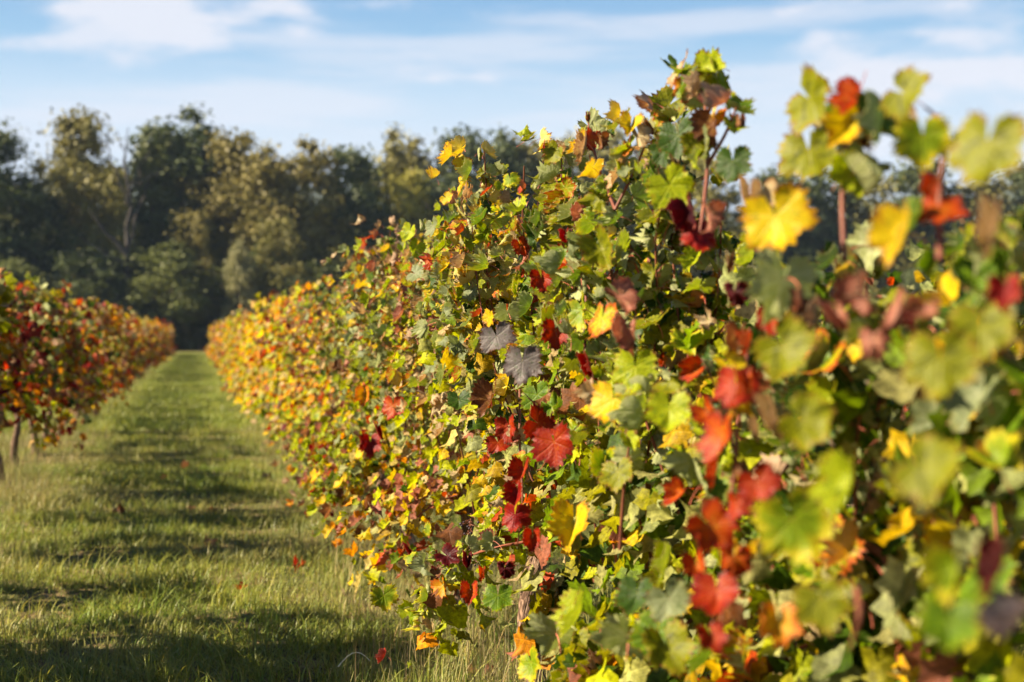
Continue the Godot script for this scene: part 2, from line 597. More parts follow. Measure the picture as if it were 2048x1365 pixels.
# ---------------------------------------------------------------- ground and hills
func build_ground() -> void:
	var v := PackedVector3Array()
	var index := PackedInt32Array()
	var xs := [-1500.0, -300.0, -60.0, -20.0]
	for i in 81:
		xs.append(-8.0 + 0.2 * i)
	xs.append_array([20.0, 60.0, 300.0, 1500.0])
	var zs := [300.0, 60.0, 6.0]
	for i in 180:
		zs.append(2.0 - 0.22 * i)
	zs.append_array([-45.0, -60.0, -80.0, -110.0, -300.0, -1500.0])
	for z in zs:
		for x in xs:
			var near: bool = absf(x) < 9.0 and z < 3.0 and z > -40.0
			v.append(Vector3(x, 0.025 * noise.get_noise_2d(x * 0.9, z * 0.9) if near else 0.0, z))
	var w := xs.size()
	for j in zs.size() - 1:
		for i in w - 1:
			var a := j * w + i
			index.append_array([a, a + w, a + 1, a + 1, a + w, a + w + 1])
	var g := part("ground", mesh_of(v, index), M.soil, self)
	g.set_meta("kind", "structure")
	# wooded ridges far behind the trees, seen above and between them
	for ridge in [[900.0, 74.0, 3.0], [1300.0, 128.0, 11.0]]:
		var hv := PackedVector3Array()
		var hc := PackedColorArray()
		var hi := PackedInt32Array()
		for i in 181:
			var az := deg_to_rad(-80.0 + i)
			var top: float = ridge[1] * (1.0 + 0.35 * noise.get_noise_2d(i * 0.045 + ridge[2], 0.3) + 0.04 * fine.get_noise_2d(i * 0.9, ridge[2]))
			for k in 7:
				var t := k / 6.0
				var d: float = ridge[0] * (0.62 + 0.38 * t)
				hv.append(Vector3(sin(az) * d, top * (0.5 - 0.5 * cos(PI * t)) - 0.3 * (1.0 - t), -cos(az) * d))
				hc.append(Color(0.05, 0.075, 0.045).lerp(Color(0.10, 0.10, 0.05), 0.5 + 0.5 * fine.get_noise_2d(i * 1.7, k * 3.0)))
		for i in 180:
			for k in 6:
				var a := i * 7 + k
				hi.append_array([a, a + 1, a + 7, a + 1, a + 8, a + 7])
		var h := part("hills", mesh_of(hv, hi, PackedVector2Array(), hc), M.far_woods, self, 0 if ridge[2] < 5.0 else 1)
		h.set_meta("kind", "structure")


# ---------------------------------------------------------------- trees
func crown_mesh(blobs: Array, leaves: int, size: float, tone: float) -> ArrayMesh:
	var v := PackedVector3Array()
	var n := PackedVector3Array()
	var c := PackedColorArray()
	var index := PackedInt32Array()
	for b in blobs:
		var o: Vector3 = b[0]
		var rad: float = b[1]
		var shade := r(0.86, 1.14)
		var warm := r(0.0, 1.0) * tone
		for i in leaves:
			var d := Vector3(rng.randfn(), rng.randfn(), rng.randfn()).normalized()
			var p: Vector3 = o + d * rad * minf(absf(rng.randfn()), 1.7) * 0.85 * Vector3(1, 0.85, 1)
			var f := (d + Vector3(rng.randfn(), rng.randfn(), rng.randfn()) * 0.7).normalized()
			var x := f.cross(Vector3(rng.randfn(), rng.randfn(), rng.randfn())).normalized()
			var y := f.cross(x)
			var s := size * r(0.6, 1.3)
			var k := v.size()
			for q in [-y * s, x * s * 0.6, y * s, -x * s * 0.6]:
				v.append(p + q)
				n.append(f)
				c.append(Color(shade * (1.0 + warm * 0.8), shade * (1.0 + warm * 0.25), shade * (1.0 - warm * 0.3)) * r(0.8, 1.2))
			index.append_array([k, k + 2, k + 1, k, k + 3, k + 2])
	var a := []
	a.resize(Mesh.ARRAY_MAX)
	a[Mesh.ARRAY_VERTEX] = v
	a[Mesh.ARRAY_NORMAL] = n
	a[Mesh.ARRAY_COLOR] = c
	a[Mesh.ARRAY_INDEX] = index
	var m := ArrayMesh.new()
	m.add_surface_from_arrays(Mesh.PRIMITIVE_TRIANGLES, a)
	return m


func limb(from: Vector3, to: Vector3, a: float, b: float, wobble: float) -> ArrayMesh:
	var path := PackedVector3Array()
	var rad := PackedFloat32Array()
	for i in 7:
		var t := i / 6.0
		path.append(from.lerp(to, t) + Vector3(r(-1, 1), r(-0.4, 0.4), r(-1, 1)) * wobble * sin(PI * t))
		rad.append(lerpf(a, b, t))
	return tube(path, rad, 7, 0.15, from.x)


func make_tree(form: int) -> Node3D:
	# built 10 m tall at the origin, not in the scene yet
	var root := Node3D.new()
	var blobs := []
	var tips := []
	var trunk_top: float = [6.5, 8.0, 5.0, 6.0, 7.0][form]
	var spread: float = [2.3, 1.5, 2.9, 2.4, 1.9][form]
	var low: float = [1.0, 0.6, 0.7, 1.0, 0.5][form]
	part("trunk", limb(Vector3.ZERO, Vector3(r(-0.5, 0.5), trunk_top, r(-0.5, 0.5)), 0.22, 0.07, 0.25), M.tree_bark, root)
	for i in 14:
		var t := r(0.0, 1.0)
		var y := lerpf(low, trunk_top, t)
		var a := TAU * i * 0.382 + r(-0.4, 0.4)
		var reach := spread * (1.0 - 0.5 * t) * r(0.55, 1.0)
		var tip := Vector3(cos(a) * reach, minf(9.4, y + r(0.8, 2.4)), sin(a) * reach)
		tips.append(tip)
		if i < 9:
			part("limb", limb(Vector3(0, y, 0), tip, 0.08, 0.025, 0.18), M.tree_bark, root, i)
	for tip in tips:
		for k in 4:
			blobs.append([tip + Vector3(r(-0.8, 0.8), r(-0.9, 0.7), r(-0.8, 0.8)), r(0.35, 0.75)])
	for k in 14:
		var a := r(0, TAU)
		blobs.append([Vector3(cos(a) * spread * r(0.2, 0.9), r(0.2, 1.3), sin(a) * spread * r(0.2, 0.9)), r(0.4, 0.7)])
	for k in 60:
		var t := pow(rng.randf(), 0.8)
		var y := lerpf(low * 0.6, 9.2, t)
		var wide := spread * (1.15 - 0.75 * t) if form != 1 else spread * (1.1 - 0.8 * t)
		var a := r(0, TAU)
		blobs.append([Vector3(cos(a) * wide * r(0.3, 1.0), y, sin(a) * wide * r(0.3, 1.0)), r(0.4, 0.85)])
	for k in 4:
		blobs.append([Vector3(r(-0.35, 0.35) * spread, r(8.2, 9.5), r(-0.4, 0.4)), r(0.25, 0.5)])
	var crown := part("crown", crown_mesh(blobs, 150, 0.115, [0.5, 0.1, 0.8, 0.6, 0.3][form]), null, root)
	crown.set_meta("kind", "stuff")
	return root


func build_trees() -> void:
	var leaves := {}
	for t in [["dark", 0.075, 0.098, 0.028], ["olive", 0.185, 0.172, 0.040], ["ochre", 0.205, 0.178, 0.042], ["green", 0.125, 0.145, 0.034], ["pale", 0.26, 0.25, 0.10], ["yellow", 0.29, 0.27, 0.035]]:
		var m: StandardMaterial3D = M.tree_leaves.duplicate()
		m.resource_name = "tree_leaves_" + t[0]
		m.albedo_color = Color(t[1], t[2], t[3]).linear_to_srgb()
		leaves[t[0]] = m
	var forms := []
	for f in 5:
		forms.append(make_tree(f))
	# x, z, height, form, leaves, girth, what tells it apart
	var spots := [
		[-12.4, -90.0, 13.8, 0, "dark", 1.0, "dark open-topped tree at the left edge of the tree belt"],
		[-9.7, -92.0, 10.6, 3, "dark", 1.2, "low dark tree between the left edge and the tall olive tree"],
		[-7.2, -93.0, 15.1, 0, "olive", 0.9, "tallest olive tree of the belt, ragged round crown against the sky"],
		[-5.3, -90.0, 11.4, 2, "olive", 0.8, "low olive tree leaning on the bare grey tree"],
		[-2.9, -94.0, 13.6, 1, "green", 0.7, "thin two-tipped green tree right of the bare tree"],
		[-1.3, -95.0, 15.0, 1, "dark", 1.25, "dark green pointed tree above the left vine row"],
		[0.5, -97.0, 13.8, 1, "green", 0.8, "small green pointed tree beside the dark pointed tree"],
		[-0.2, -89.0, 8.8, 2, "ochre", 0.8, "low ochre tree in front of the dark pointed tree"],
		[2.4, -93.0, 14.1, 0, "ochre", 0.85, "first ochre tree of the autumn group, gaps of sky in its top"],
		[4.5, -91.0, 13.2, 4, "ochre", 1.0, "middle ochre tree of the autumn group above the alley"],
		[7.1, -93.0, 14.0, 3, "ochre", 0.9, "tall ochre tree on the right of the autumn group"],
		[9.6, -94.0, 13.5, 0, "dark", 0.9, "dark round tree between the ochre and the yellow-green trees"],
		[4.9, -86.0, 8.2, 2, "olive", 0.9, "olive tree low in front of the ochre group"],
		[2.5, -85.0, 6.6, 4, "pale", 0.7, "pale low tree before the ochre group"],
		[11.5, -98.0, 12.6, 0, "green", 0.8, "green tree behind the dark round tree"],
		[14.1, -99.0, 14.6, 1, "olive", 1.0, "olive tree with a pointed tip over the yellow-green crown"],
		[13.6, -94.0, 12.2, 2, "yellow", 0.8, "yellow-green bushy tree above the right vine row"],
		[17.8, -96.0, 15.1, 0, "dark", 1.0, "dark grey-green tree with a broad flat top"],
		[20.9, -98.0, 15.7, 4, "dark", 0.8, "slender dark tree beside the broad flat-topped one"],
		[23.7, -100.0, 15.3, 0, "olive", 1.0, "olive-brown tree left of the vine tips"],
		[27.4, -104.0, 16.2, 3, "pale", 1.1, "pale hazy tree behind the small vine tip"],
		[30.9, -106.0, 17.0, 0, "pale", 1.0, "pale tree behind the two pale vine leaves"],
		[33.8, -105.0, 16.2, 3, "olive", 1.0, "olive tree half hidden by the tall vine shoot"],
		[35.0, -102.0, 16.6, 1, "green", 0.9, "green pointed tree just left of the tall vine shoot"],
		[37.3, -100.0, 14.6, 2, "olive", 1.0, "olive tree behind the tall vine shoot"],
		[42.6, -100.0, 13.5, 0, "dark", 1.1, "dark tree seen in the gap right of the tall shoot"],
		[47.0, -102.0, 14.3, 3, "dark", 1.1, "dark round tree behind the first big near leaf"],
		[51.2, -102.0, 13.5, 2, "olive", 1.1, "olive tree behind the bare forked shoot"],
		[57.0, -104.0, 15.0, 0, "dark", 1.1, "dark tree behind the near leaves, second from the right edge"],
		[61.8, -104.0, 14.8, 3, "olive", 1.1, "olive tree behind the golden near leaf"],
		[66.8, -104.0, 15.2, 0, "dark", 1.2, "dark tree at the right edge behind the near leaves"],
	]
	for s in spots:
		plant(forms[s[3]], Vector3(s[0], 0, s[1]), s[2], s[5], leaves[s[4]], "tree", s[6], "tree", "trees of the belt behind the vineyard")
	# the second rank that closes the gaps, and the thicket at the foot of the belt
	for i in 22:
		plant(forms[rng.randi() % 5], Vector3(-18.0 + 4.3 * i + r(-1, 1), 0, r(-116, -108)), r(9.5, 11.8), 1.7, leaves[["dark", "olive", "dark", "green"][i % 4]], "background_tree", ["dark", "olive", "blackish", "green"][i % 4] + " tree in the shaded second rank behind the front trees", "tree", "second rank of the tree belt")
	for i in 40:
		plant(forms[2 + i % 3], Vector3(-13.5 + 1.75 * i + r(-0.5, 0.5), 0, r(-90, -85)), r(3.6, 7.0), 1.7, leaves[["dark", "dark", "green", "olive", "dark"][i % 5]], "bush", ["dark", "deep green", "green", "olive", "blackish"][i % 5] + " shaded bush at the foot of the tree belt", "bush", "thicket at the foot of the trees")
	# the bare grey tree
	var bare := thing("bare_tree", "leafless grey tree with forked branches among the green trees", "tree", Vector3(-4.3, 0, -87.0))
	part("trunk", limb(Vector3.ZERO, Vector3(0.3, 6.2, 0), 0.2, 0.12, 0.2), M.dead_wood, bare)
	var ends := [[5.6, Vector3(-1.9, 8.4, 0.2), 0.13], [6.2, Vector3(0.35, 13.2, 0.0), 0.13], [6.1, Vector3(1.7, 10.6, 0.1), 0.11], [5.0, Vector3(-2.6, 6.9, 0.3), 0.10], [8.6, Vector3(-0.9, 12.4, 0.2), 0.07], [8.8, Vector3(1.6, 11.8, 0.2), 0.07], [4.0, Vector3(-1.7, 3.0, 0.5), 0.12], [9.5, Vector3(2.6, 11.0, 0.2), 0.05], [10.2, Vector3(-0.3, 13.0, 0.0), 0.05]]
	for i in ends.size():
		part("branch", limb(Vector3(0.3, ends[i][0], 0), ends[i][1], ends[i][2], 0.025, 0.25), M.dead_wood, bare, i)
	for f in forms:
		f.free()


func plant(form: Node3D, at: Vector3, high: float, girth: float, leaves: Material, called: String, label: String, category: String, group: String) -> void:
	var o: Node3D = form.duplicate()
	o.name = numbered(called)
	add_child(o)
	o.position = at
	o.rotation.y = r(0, TAU)
	var s := high / 9.9
	o.scale = Vector3(s * girth * 1.12, s, s * girth * 1.12)
	(o.get_node("crown") as MeshInstance3D).material_override = leaves
	tag(o, label, category, group)


# ---------------------------------------------------------------- vines
const GREENS := [[0, 40], [1, 5], [2, 18], [3, 5], [4, 10], [5, 4], [6, 7], [14, 8], [16, 9], [15, 9], [12, 3], [13, 5], [7, 2]]
const LOW := [[7, 7], [8, 3], [9, 2], [10, 2], [12, 10], [13, 8], [1, 14], [3, 10], [0, 34], [2, 14], [4, 8]]
const REDS := [[9, 6], [8, 5], [10, 4], [7, 2]]
const NEAR := [[0, 14], [1, 6], [4, 22], [5, 26], [6, 20], [14, 8], [2, 6], [3, 2], [13, 4], [12, 3], [16, 8], [15, 4], [7, 2]]
const GOLD := [[2, 22], [3, 16], [0, 26], [1, 8], [7, 5], [13, 4], [12, 6], [6, 12], [8, 1], [15, 7]]
const RUST := [[7, 10], [3, 20], [12, 18], [13, 9], [6, 20], [8, 2], [1, 8], [2, 14], [15, 7]]
const WINE := [[10, 5], [9, 1], [7, 7], [8, 2], [12, 14], [6, 20], [5, 18], [0, 16], [13, 12], [3, 12], [2, 6]]
const LOW_LEFT := [[7, 12], [8, 5], [10, 4], [12, 20], [13, 16], [1, 8], [3, 12], [6, 10]]


func pick(weights: Array) -> int:
	var total := 0.0
	for w in weights:
		total += w[1]
	var t : float = rng.randf() * total
	for w in weights:
		t -= w[1]
		if t <= 0.0:
			return w[0]
	return weights[0][0]


func vine_trunk(twin: bool, head: float, seed_at: float, girth := 1.0) -> ArrayMesh:
	var path := PackedVector3Array()
	var rad := PackedFloat32Array()
	var lean := Vector2(r(-0.05, 0.05), r(-0.06, 0.06))
	var n := 16
	for i in n:
		var t := i / float(n - 1)
		path.append(Vector3(lean.x * t + 0.018 * sin(t * 7.0 + seed_at), lerpf(-0.05, head, t), lean.y * t + 0.02 * sin(t * 5.0 + seed_at * 2.0)))
		rad.append(girth * (0.021 + 0.014 * pow(1.0 - t, 3.0) + 0.010 * smoothstep(0.75, 1.0, t)))
	if not twin:
		return tube(path, rad, 12, 0.5, seed_at, 3.0)
	var far := PackedVector3Array()
	for i in n:
		far.append(path[i] + Vector3(0.02, 0, -0.10 - 0.03 * i / n))
	var one := tube(path, rad, 12, 0.5, seed_at, 3.0)
	var st := SurfaceTool.new()
	st.append_from(one, 0, Transform3D())
	st.append_from(tube(far, rad, 12, 0.5, seed_at + 5.0, 3.0), 0, Transform3D())
	return st.commit()


# canes of a vine and the places of its leaves: [transform, height above ground, cane number]
func grow(side: float, top: float, half: float, want: int, big: float, droop: int, thick: float, canes: Array) -> Array:
	var spots := []
	var count := 11 + droop
	var per := int(ceil(want / float(count)))
	for k in count:
		var hangs := k >= 11
		var z0 := r(-half, half) * 0.85
		var base := Vector3(r(-0.03, 0.03), r(0.42, 0.55), z0)
		var lean := r(-1.0, 1.0)
		var tip := Vector3(lean * thick * 0.9, top * (r(0.86, 1.04) if rng.randf() < 0.7 else r(0.7, 1.07)), clampf(z0 + r(-0.28, 0.28), -half * 1.1, half * 1.1))
		var mid := base.lerp(tip, 0.5) + Vector3(lean * thick * r(0.2, 0.9), 0.05, r(-0.08, 0.08))
		if hangs:
			var s := side if rng.randf() < 0.7 else -side
			tip = Vector3(s * thick * r(0.8, 1.5), r(0.10, 0.34), z0 + r(-0.2, 0.2))
			mid = Vector3(s * thick * r(0.7, 1.2), r(0.45, 0.62), z0 + r(-0.1, 0.1))
		var path := PackedVector3Array()
		for i in 9:
			var t := i / 8.0
			path.append(base.lerp(mid, t).lerp(mid.lerp(tip, t), t) + Vector3(r(-1, 1), 0, r(-1, 1)) * 0.008)
		canes.append(path)
		for i in per:
			var t := pow((i + rng.randf()) / per, 0.85)
			var f := t * 8.0
			var a := mini(int(f), 7)
			var p: Vector3 = path[a].lerp(path[a + 1], f - a)
			var out := Vector3(side if rng.randf() < 0.58 else -side, 0, r(-1.1, 1.1)).normalized()
			# side shoots carry some of the leaves away from the cane
			p += out * minf(absf(rng.randfn()), 1.7) * thick * 0.42 + Vector3(0, r(-0.05, 0.05), 0)
			if p.y < 0.06:
				p.y = r(0.06, 0.14)
			var n := (out * 0.8 + Vector3(0, r(0.0, 0.9), 0) + Vector3(rng.randfn(), rng.randfn() * 0.6, rng.randfn()) * 0.42)
			spots.append([facing(n, rng.randfn() * 0.6, big * r(0.45, 1.2), p - n.normalized() * 0.03), p.y, k])
	return spots


func vine(rx: float, z: float, side: float, top: float, half: float, palette: Array, low: Array, want: int, singles: int, big: float, droop: int, thick: float, twin: bool, label: String, group: String, red_share := 0.1) -> Node3D:
	var o := thing("grapevine", label, "grapevine", Vector3(rx, 0, z), group)
	part("trunk", vine_trunk(twin, r(0.44, 0.56), z * 3.1), M.vine_bark, o)
	var canes := []
	var spots := grow(side, top, half, want, big, droop, thick, canes)
	var red := {}
	for k in canes.size():
		if rng.randf() < red_share:
			red[k] = true
	var habit := {}
	for s in spots:
		var list := palette
		if not habit.has(s[2]):
			habit[s[2]] = [pick(palette), pick(palette)]
		if red.has(s[2]) and rng.randf() < 0.8:
			list = REDS
		elif rng.randf() < 0.42 * smoothstep(0.70, 0.2, s[1]):
			list = low
		s.append(habit[s[2]][rng.randi() % 2] if list == palette and rng.randf() < 0.62 else pick(list))
		s.append(side * s[0].origin.x + 0.35 * s[1] + r(-0.06, 0.06) + 0.2 * s[0].origin.z)
	if singles > 0:
		for k in canes.size():
			var rad := PackedFloat32Array()
			for i in 9:
				rad.append(lerpf(0.0036, 0.0018, i / 8.0))
			part("cane", tube(canes[k], rad, 6, 0.1, k), M.cane_bark, o, k)
		spots.sort_custom(func(a, b): return a[4] > b[4])
	var where := []
	var colors := PackedColorArray()
	for i in spots.size():
		var s: Array = spots[i]
		if i < singles:
			var dry: bool = s[3] in [12, 13, 15, 10]
			var shape := (rng.randi() % 9 if rng.randf() < 0.5 else 7 + rng.randi() % 9) if not dry or rng.randf() < 0.3 else 8 + rng.randi() % 8
			add_leaf(o, i, s[0], s[3], shape)
		else:
			where.append(s[0])
			var c: Color = tint_of[s[3]]
			if rng.randf() < 0.18:
				c = c.lerp(Color(0.62, 0.62, 0.36), 0.5)
			colors.append(c * r(0.7, 1.15))
	if where.size():
		scatter("foliage", cheap_shapes[rng.randi() % cheap_shapes.size()], M.far_leaves, where, colors, o)
	return o


func build_right_row() -> void:
	var near := [
		# z, top, half length, palette, leaves, single leaves, label
		[-1.05, 1.12, 0.50, NEAR, 1400, 300, "nearest blurred vine at the right edge with large yellow and olive leaves"],
		[-1.92, 1.10, 0.48, NEAR, 1300, 300, "blurred vine with the hanging chain of rust-orange leaves on its side"],
		[-2.66, 1.34, 0.44, NEAR, 1200, 300, "vine with a tall bare shoot rising highest against the sky"],
		[-3.72, 1.39, 0.60, GREENS, 1600, 300, "sharply focused vine with a twin trunk and scarlet leaves above it"],
		[-4.80, 1.36, 0.56, GREENS, 1500, 300, "vine just left of the scarlet leaves, dark red leaves low on it"],
		[-5.85, 1.39, 0.56, GREENS, 1350, 300, "yellow-green vine whose flat top stands before the yellow-green tree"],
		[-6.90, 1.36, 0.56, GREENS, 1200, 300, "vine with a bare dark trunk above the grass and a red patch at mid height"],
		[-7.98, 1.32, 0.56, GREENS, 950, 220, "softly blurred yellow-green vine with pale leaves beside the dark tree foot"],
		[-9.06, 1.30, 0.56, GREENS, 850, 180, "blurred vine where the right row turns from green to yellow"],
		[-10.14, 1.28, 0.56, GOLD, 600, 140, "first blurred golden vine after the green ones in the right row"],
		[-11.22, 1.27, 0.56, GOLD, 550, 110, "second blurred golden vine, reddish leaves near its foot"],
	]
	var made := []
	for a in near:
		var droop := 5 if a[0] < -4.0 else (1 if a[0] < -3.0 else 5)
		made.append(vine(RIGHT_ROW, a[0], -1.0, a[1], a[2], a[3], LOW, a[4], a[5], 0.55 if a[0] < -3.0 else 0.64, droop, 0.22 if a[0] < -3.0 else 0.15, a[0] == -3.72, a[6], "vines of the row right of the alley", 0.02))
	var z := -12.3
	var i := 0
	while z > -68.0:
		var far := smoothstep(-14.0, -40.0, z)
		var rust := rng.randf() < far * 0.55
		var high := r(1.10, 1.36)
		var label := "%s, %s vine in the %s of the right row" % ["rust-brown" if rust else "golden", "taller" if high > 1.27 else ("lower" if high < 1.18 else "middling"), "blurred far stretch" if z > -36.0 else "tiny last stretch"]
		vine(RIGHT_ROW, z, -1.0, high, 0.58, RUST if rust else GOLD, LOW, 520 if z > -30.0 else 340, 0, 0.82 if z > -30.0 else 1.1, 3, 0.24, false, label, "far vines of the right row", 0.03)
		z -= 1.08 + r(-0.06, 0.06)
		i += 1
	# the next row to the right, seen dark through the gaps
	for k in 10:
		vine(3.05, -3.0 - 1.1 * k, -1.0, r(1.15, 1.3), 0.58, NEAR if k < 5 else GREENS, LOW, 420, 0, 0.95, 4, 0.24, false, "shaded green vine of the next row, glimpsed through gaps in the near leaves", "vines of the next row behind the right one", 0.03)
	# leaves and shoots that stand out: x, y, z, size, colour, shape, turn from the camera, roll
	var heroes := [
		[0.66, 1.248, -1.446, 0.69, 6, 0, 35, 50],
		[0.68, 1.189, -1.5, 0.72, 6, 1, 10, 10],
		[0.7, 1.156, -1.455, 0.47, 0, 2, -50, 5],
		[0.68, 1.208, -1.331, 0.56, 5, 8, 75, 0],
		[0.7, 1.23, -1.29, 0.53, 6, 3, 30, 60],
		[0.66, 1.171, -1.21, 0.51, 14, 0, 0, 0],
		[0.6, 1.132, -1.006, 0.63, 6, 1, 10, -10],
		[0.68, 1.131, -1.218, 0.32, 7, 9, 20, 0],
		[0.62, 1.107, -1.434, 0.78, 2, 3, 15, 20],
		[0.58, 1.066, -0.958, 0.47, 15, 8, 40, 0],
		[0.62, 1.075, -1.163, 0.57, 2, 6, 60, 0],
		[0.6, 1.036, -1.398, 0.76, 16, 1, 160, 10],
		[0.62, 1.009, -1.289, 0.50, 13, 9, 20, 30],
		[0.62, 1.013, -1.187, 0.46, 13, 10, 0, -30],
		[0.62, 1.027, -1.236, 0.44, 13, 11, 60, 10],
		[0.64, 1.015, -1.389, 0.40, 12, 9, 60, 10],
		[0.58, 0.974, -1.311, 0.63, 6, 3, 20, 40],
		[0.6, 0.995, -1.009, 0.50, 6, 0, 20, 0],
		[0.62, 1.027, -1.007, 0.30, 9, 4, 10, 0],
		[0.66, 0.986, -1.665, 0.47, 12, 9, 10, 0],
		[0.66, 1.008, -1.563, 0.40, 8, 4, 20, 10],
		[0.6, 0.925, -1.529, 0.58, 8, 5, 30, 0],
		[0.57, 0.872, -1.475, 0.61, 7, 2, 40, 0],
		[0.58, 0.834, -1.393, 0.46, 8, 3, 10, 30],
		[0.56, 0.777, -1.472, 0.60, 7, 4, -20, 40],
		[0.56, 0.7, -1.472, 0.56, 8, 2, 10, 10],
		[0.54, 0.811, -1.215, 0.70, 14, 1, 0, 20],
		[0.55, 0.855, -1.115, 0.61, 0, 7, 60, 0],
		[0.52, 0.896, -0.921, 0.51, 6, 3, 10, 70],
		[0.5, 0.839, -0.823, 0.41, 10, 8, 50, 10],
		[0.5, 0.811, -0.803, 0.37, 11, 9, 60, 0],
		[0.52, 0.847, -0.869, 0.20, 9, 9, 0, 0],
		[0.58, 0.907, -1.354, 0.52, 15, 8, 40, 20],
		[0.56, 0.912, -1.216, 0.55, 6, 5, 20, 60],
		[0.52, 0.87, -0.928, 0.36, 16, 7, 150, 0],
		[0.5, 0.832, -0.866, 0.40, 14, 6, 40, 0],
		[0.48, 0.797, -0.844, 0.41, 4, 2, 10, 0],
		[0.56, 0.965, -1, 0.56, 6, 1, 10, 0],
		[0.58, 0.481, -2.302, 0.99, 16, 4, 150, 0],
		[0.56, 0.563, -2.026, 0.75, 0, 7, 60, 10],
		[0.56, 0.572, -1.849, 0.86, 16, 1, 165, 20],
		[0.54, 0.753, -1.162, 0.48, 6, 0, 10, 20],
		[0.54, 0.715, -1.261, 0.44, 3, 4, 0, 0],
		[0.68, 1.159, -1.884, 0.65, 10, 9, 20, 20],
		[0.66, 1.143, -1.762, 0.50, 13, 10, 30, 0],
		[0.68, 1.123, -1.864, 0.53, 9, 5, 0, 0],
		[0.64, 0.783, -2.522, 0.81, 8, 0, 10, 15],
		[0.66, 0.812, -2.7, 0.75, 8, 3, -20, 60],
		[0.62, 0.716, -2.7, 0.58, 8, 6, 30, 0],
		[0.62, 0.619, -2.767, 0.63, 9, 5, 10, 0],
		[0.64, 0.664, -2.81, 0.60, 9, 7, 10, 0],
		[0.64, 0.788, -2.914, 0.62, 8, 4, 20, 10],
		[0.62, 0.842, -2.988, 0.82, 12, 6, 30, 0],
		[0.64, 0.749, -3.004, 0.55, 8, 3, 0, 20],
		[0.66, 0.989, -2.593, 0.60, 8, 4, 10, 0],
		[0.68, 0.932, -2.411, 0.56, 9, 8, 20, 20],
		[0.68, 0.892, -2.427, 0.45, 9, 5, 20, 0],
		[0.6, 0.973, -2.816, 0.73, 11, 3, 0, 20],
		[0.6, 0.927, -2.613, 0.76, 11, 1, 10, 0],
		[0.66, 1.096, -2.7, 0.50, 8, 4, 10, 10],
		[0.7, 1.182, -2.66, 0.37, 9, 9, 10, 10],
		[0.64, 1.118, -2.181, 0.74, 6, 6, 30, 30],
		[0.66, 1.007, -2.294, 0.71, 1, 1, 30, 0],
		[0.62, 0.984, -2.009, 0.56, 13, 11, 20, 0],
		[0.62, 1.042, -1.996, 0.68, 13, 10, 30, 40],
		[0.62, 0.65, -2.306, 0.92, 2, 7, 10, 0],
		[0.62, 0.895, -2.184, 0.54, 15, 10, -40, 20],
		[0.62, 1.029, -2.837, 0.52, 16, 3, 160, 0],
		[0.56, 0.332, -3.532, 0.64, 10, 9, 10, 40],
		[0.58, 0.4, -3.425, 0.57, 10, 10, 10, 20],
		[0.58, 0.476, -3.252, 0.59, 10, 4, 20, 60],
		[0.6, 0.476, -3.17, 0.48, 10, 9, 0, 0],
		[0.66, 0.548, -5.529, 0.99, 9, 4, 10, 0],
		[0.66, 0.628, -5.22, 0.78, 9, 8, 0, 20],
		[0.64, 0.737, -4.73, 0.85, 7, 1, 10, 0],
		[0.64, 0.743, -5.525, 0.82, 3, 6, 10, 0],
		[0.58, 0.392, -3.878, 0.58, 9, 8, 10, 40],
		[0.62, 0.54, -2.961, 0.54, 16, 7, 150, 0],
		[0.62, 0.428, -2.936, 0.67, 4, 1, 10, 0],
		[0.78, 1.442, -2.259, 0.42, 5, 9, 20, 40],
		[0.76, 1.38, -2.148, 0.44, 3, 4, 20, 0],
		[0.78, 1.391, -2.05, 0.49, 6, 6, 30, 0],
		[0.78, 1.406, -2.111, 0.23, 12, 9, 0, 0],
		[0.78, 1.34, -1.988, 0.28, 14, 4, 30, 30],
		[0.76, 1.3, -1.997, 0.63, 12, 6, 40, 10],
		[0.74, 1.298, -2.131, 0.67, 5, 0, 20, 10],
		[0.74, 1.277, -2.029, 0.51, 6, 3, -20, 20],
		[0.72, 1.222, -1.844, 0.55, 5, 1, 20, 0],
		[0.76, 1.299, -1.918, 0.27, 12, 10, 0, 0],
		[0.7, 1.208, -2.027, 0.70, 0, 0, 20, 30],
		[0.78, 1.44, -2.803, 0.24, 12, 9, 0, 0],
		[0.74, 1.347, -2.696, 0.67, 15, 8, 20, 0],
		[0.76, 1.372, -2.994, 0.46, 4, 0, 20, 0],
		[0.76, 1.33, -2.374, 0.59, 15, 10, 30, 20],
		[0.74, 1.302, -2.443, 0.61, 16, 3, 160, 60],
		[0.74, 1.282, -2.192, 0.48, 5, 4, 20, 20],
		[0.78, 1.355, -2.393, 0.34, 12, 11, 20, 40],
		[0.78, 1.382, -2.624, 0.45, 5, 9, 20, 40],
		[0.76, 1.362, -2.624, 0.41, 12, 10, 10, 0],
		[0.7, 1.174, -1.732, 0.44, 15, 8, 20, 10],
		[0.7, 1.163, -1.69, 0.48, 15, 6, 10, 0],
		[0.6, 0.89, -1.456, 0.28, 15, 8, 30, 10],
		[0.66, 0.767, -2.264, 0.67, 14, 6, 10, 0],
		[0.62, 0.878, -1.816, 0.63, 0, 2, 20, 0],
		[0.62, 0.877, -2.073, 0.77, 2, 3, 10, 0],
		[0.64, 0.931, -2.036, 0.70, 0, 1, 10, 0],
		[0.6, 0.895, -1.602, 0.40, 7, 6, 30, 40],
		[0.6, 0.938, -1.484, 0.42, 7, 9, 10, 20],
		[0.575, 0.834, -1.527, 0.39, 7, 8, 20, 0],
		[0.575, 0.847, -1.451, 0.32, 12, 10, 0, 0],
		[0.57, 0.805, -1.446, 0.37, 8, 5, 40, 10],
		[0.57, 0.794, -1.53, 0.34, 12, 9, 20, 0],
		[0.56, 0.749, -1.427, 0.41, 7, 13, 10, 0],
		[0.56, 0.725, -1.535, 0.39, 7, 6, 30, 20],
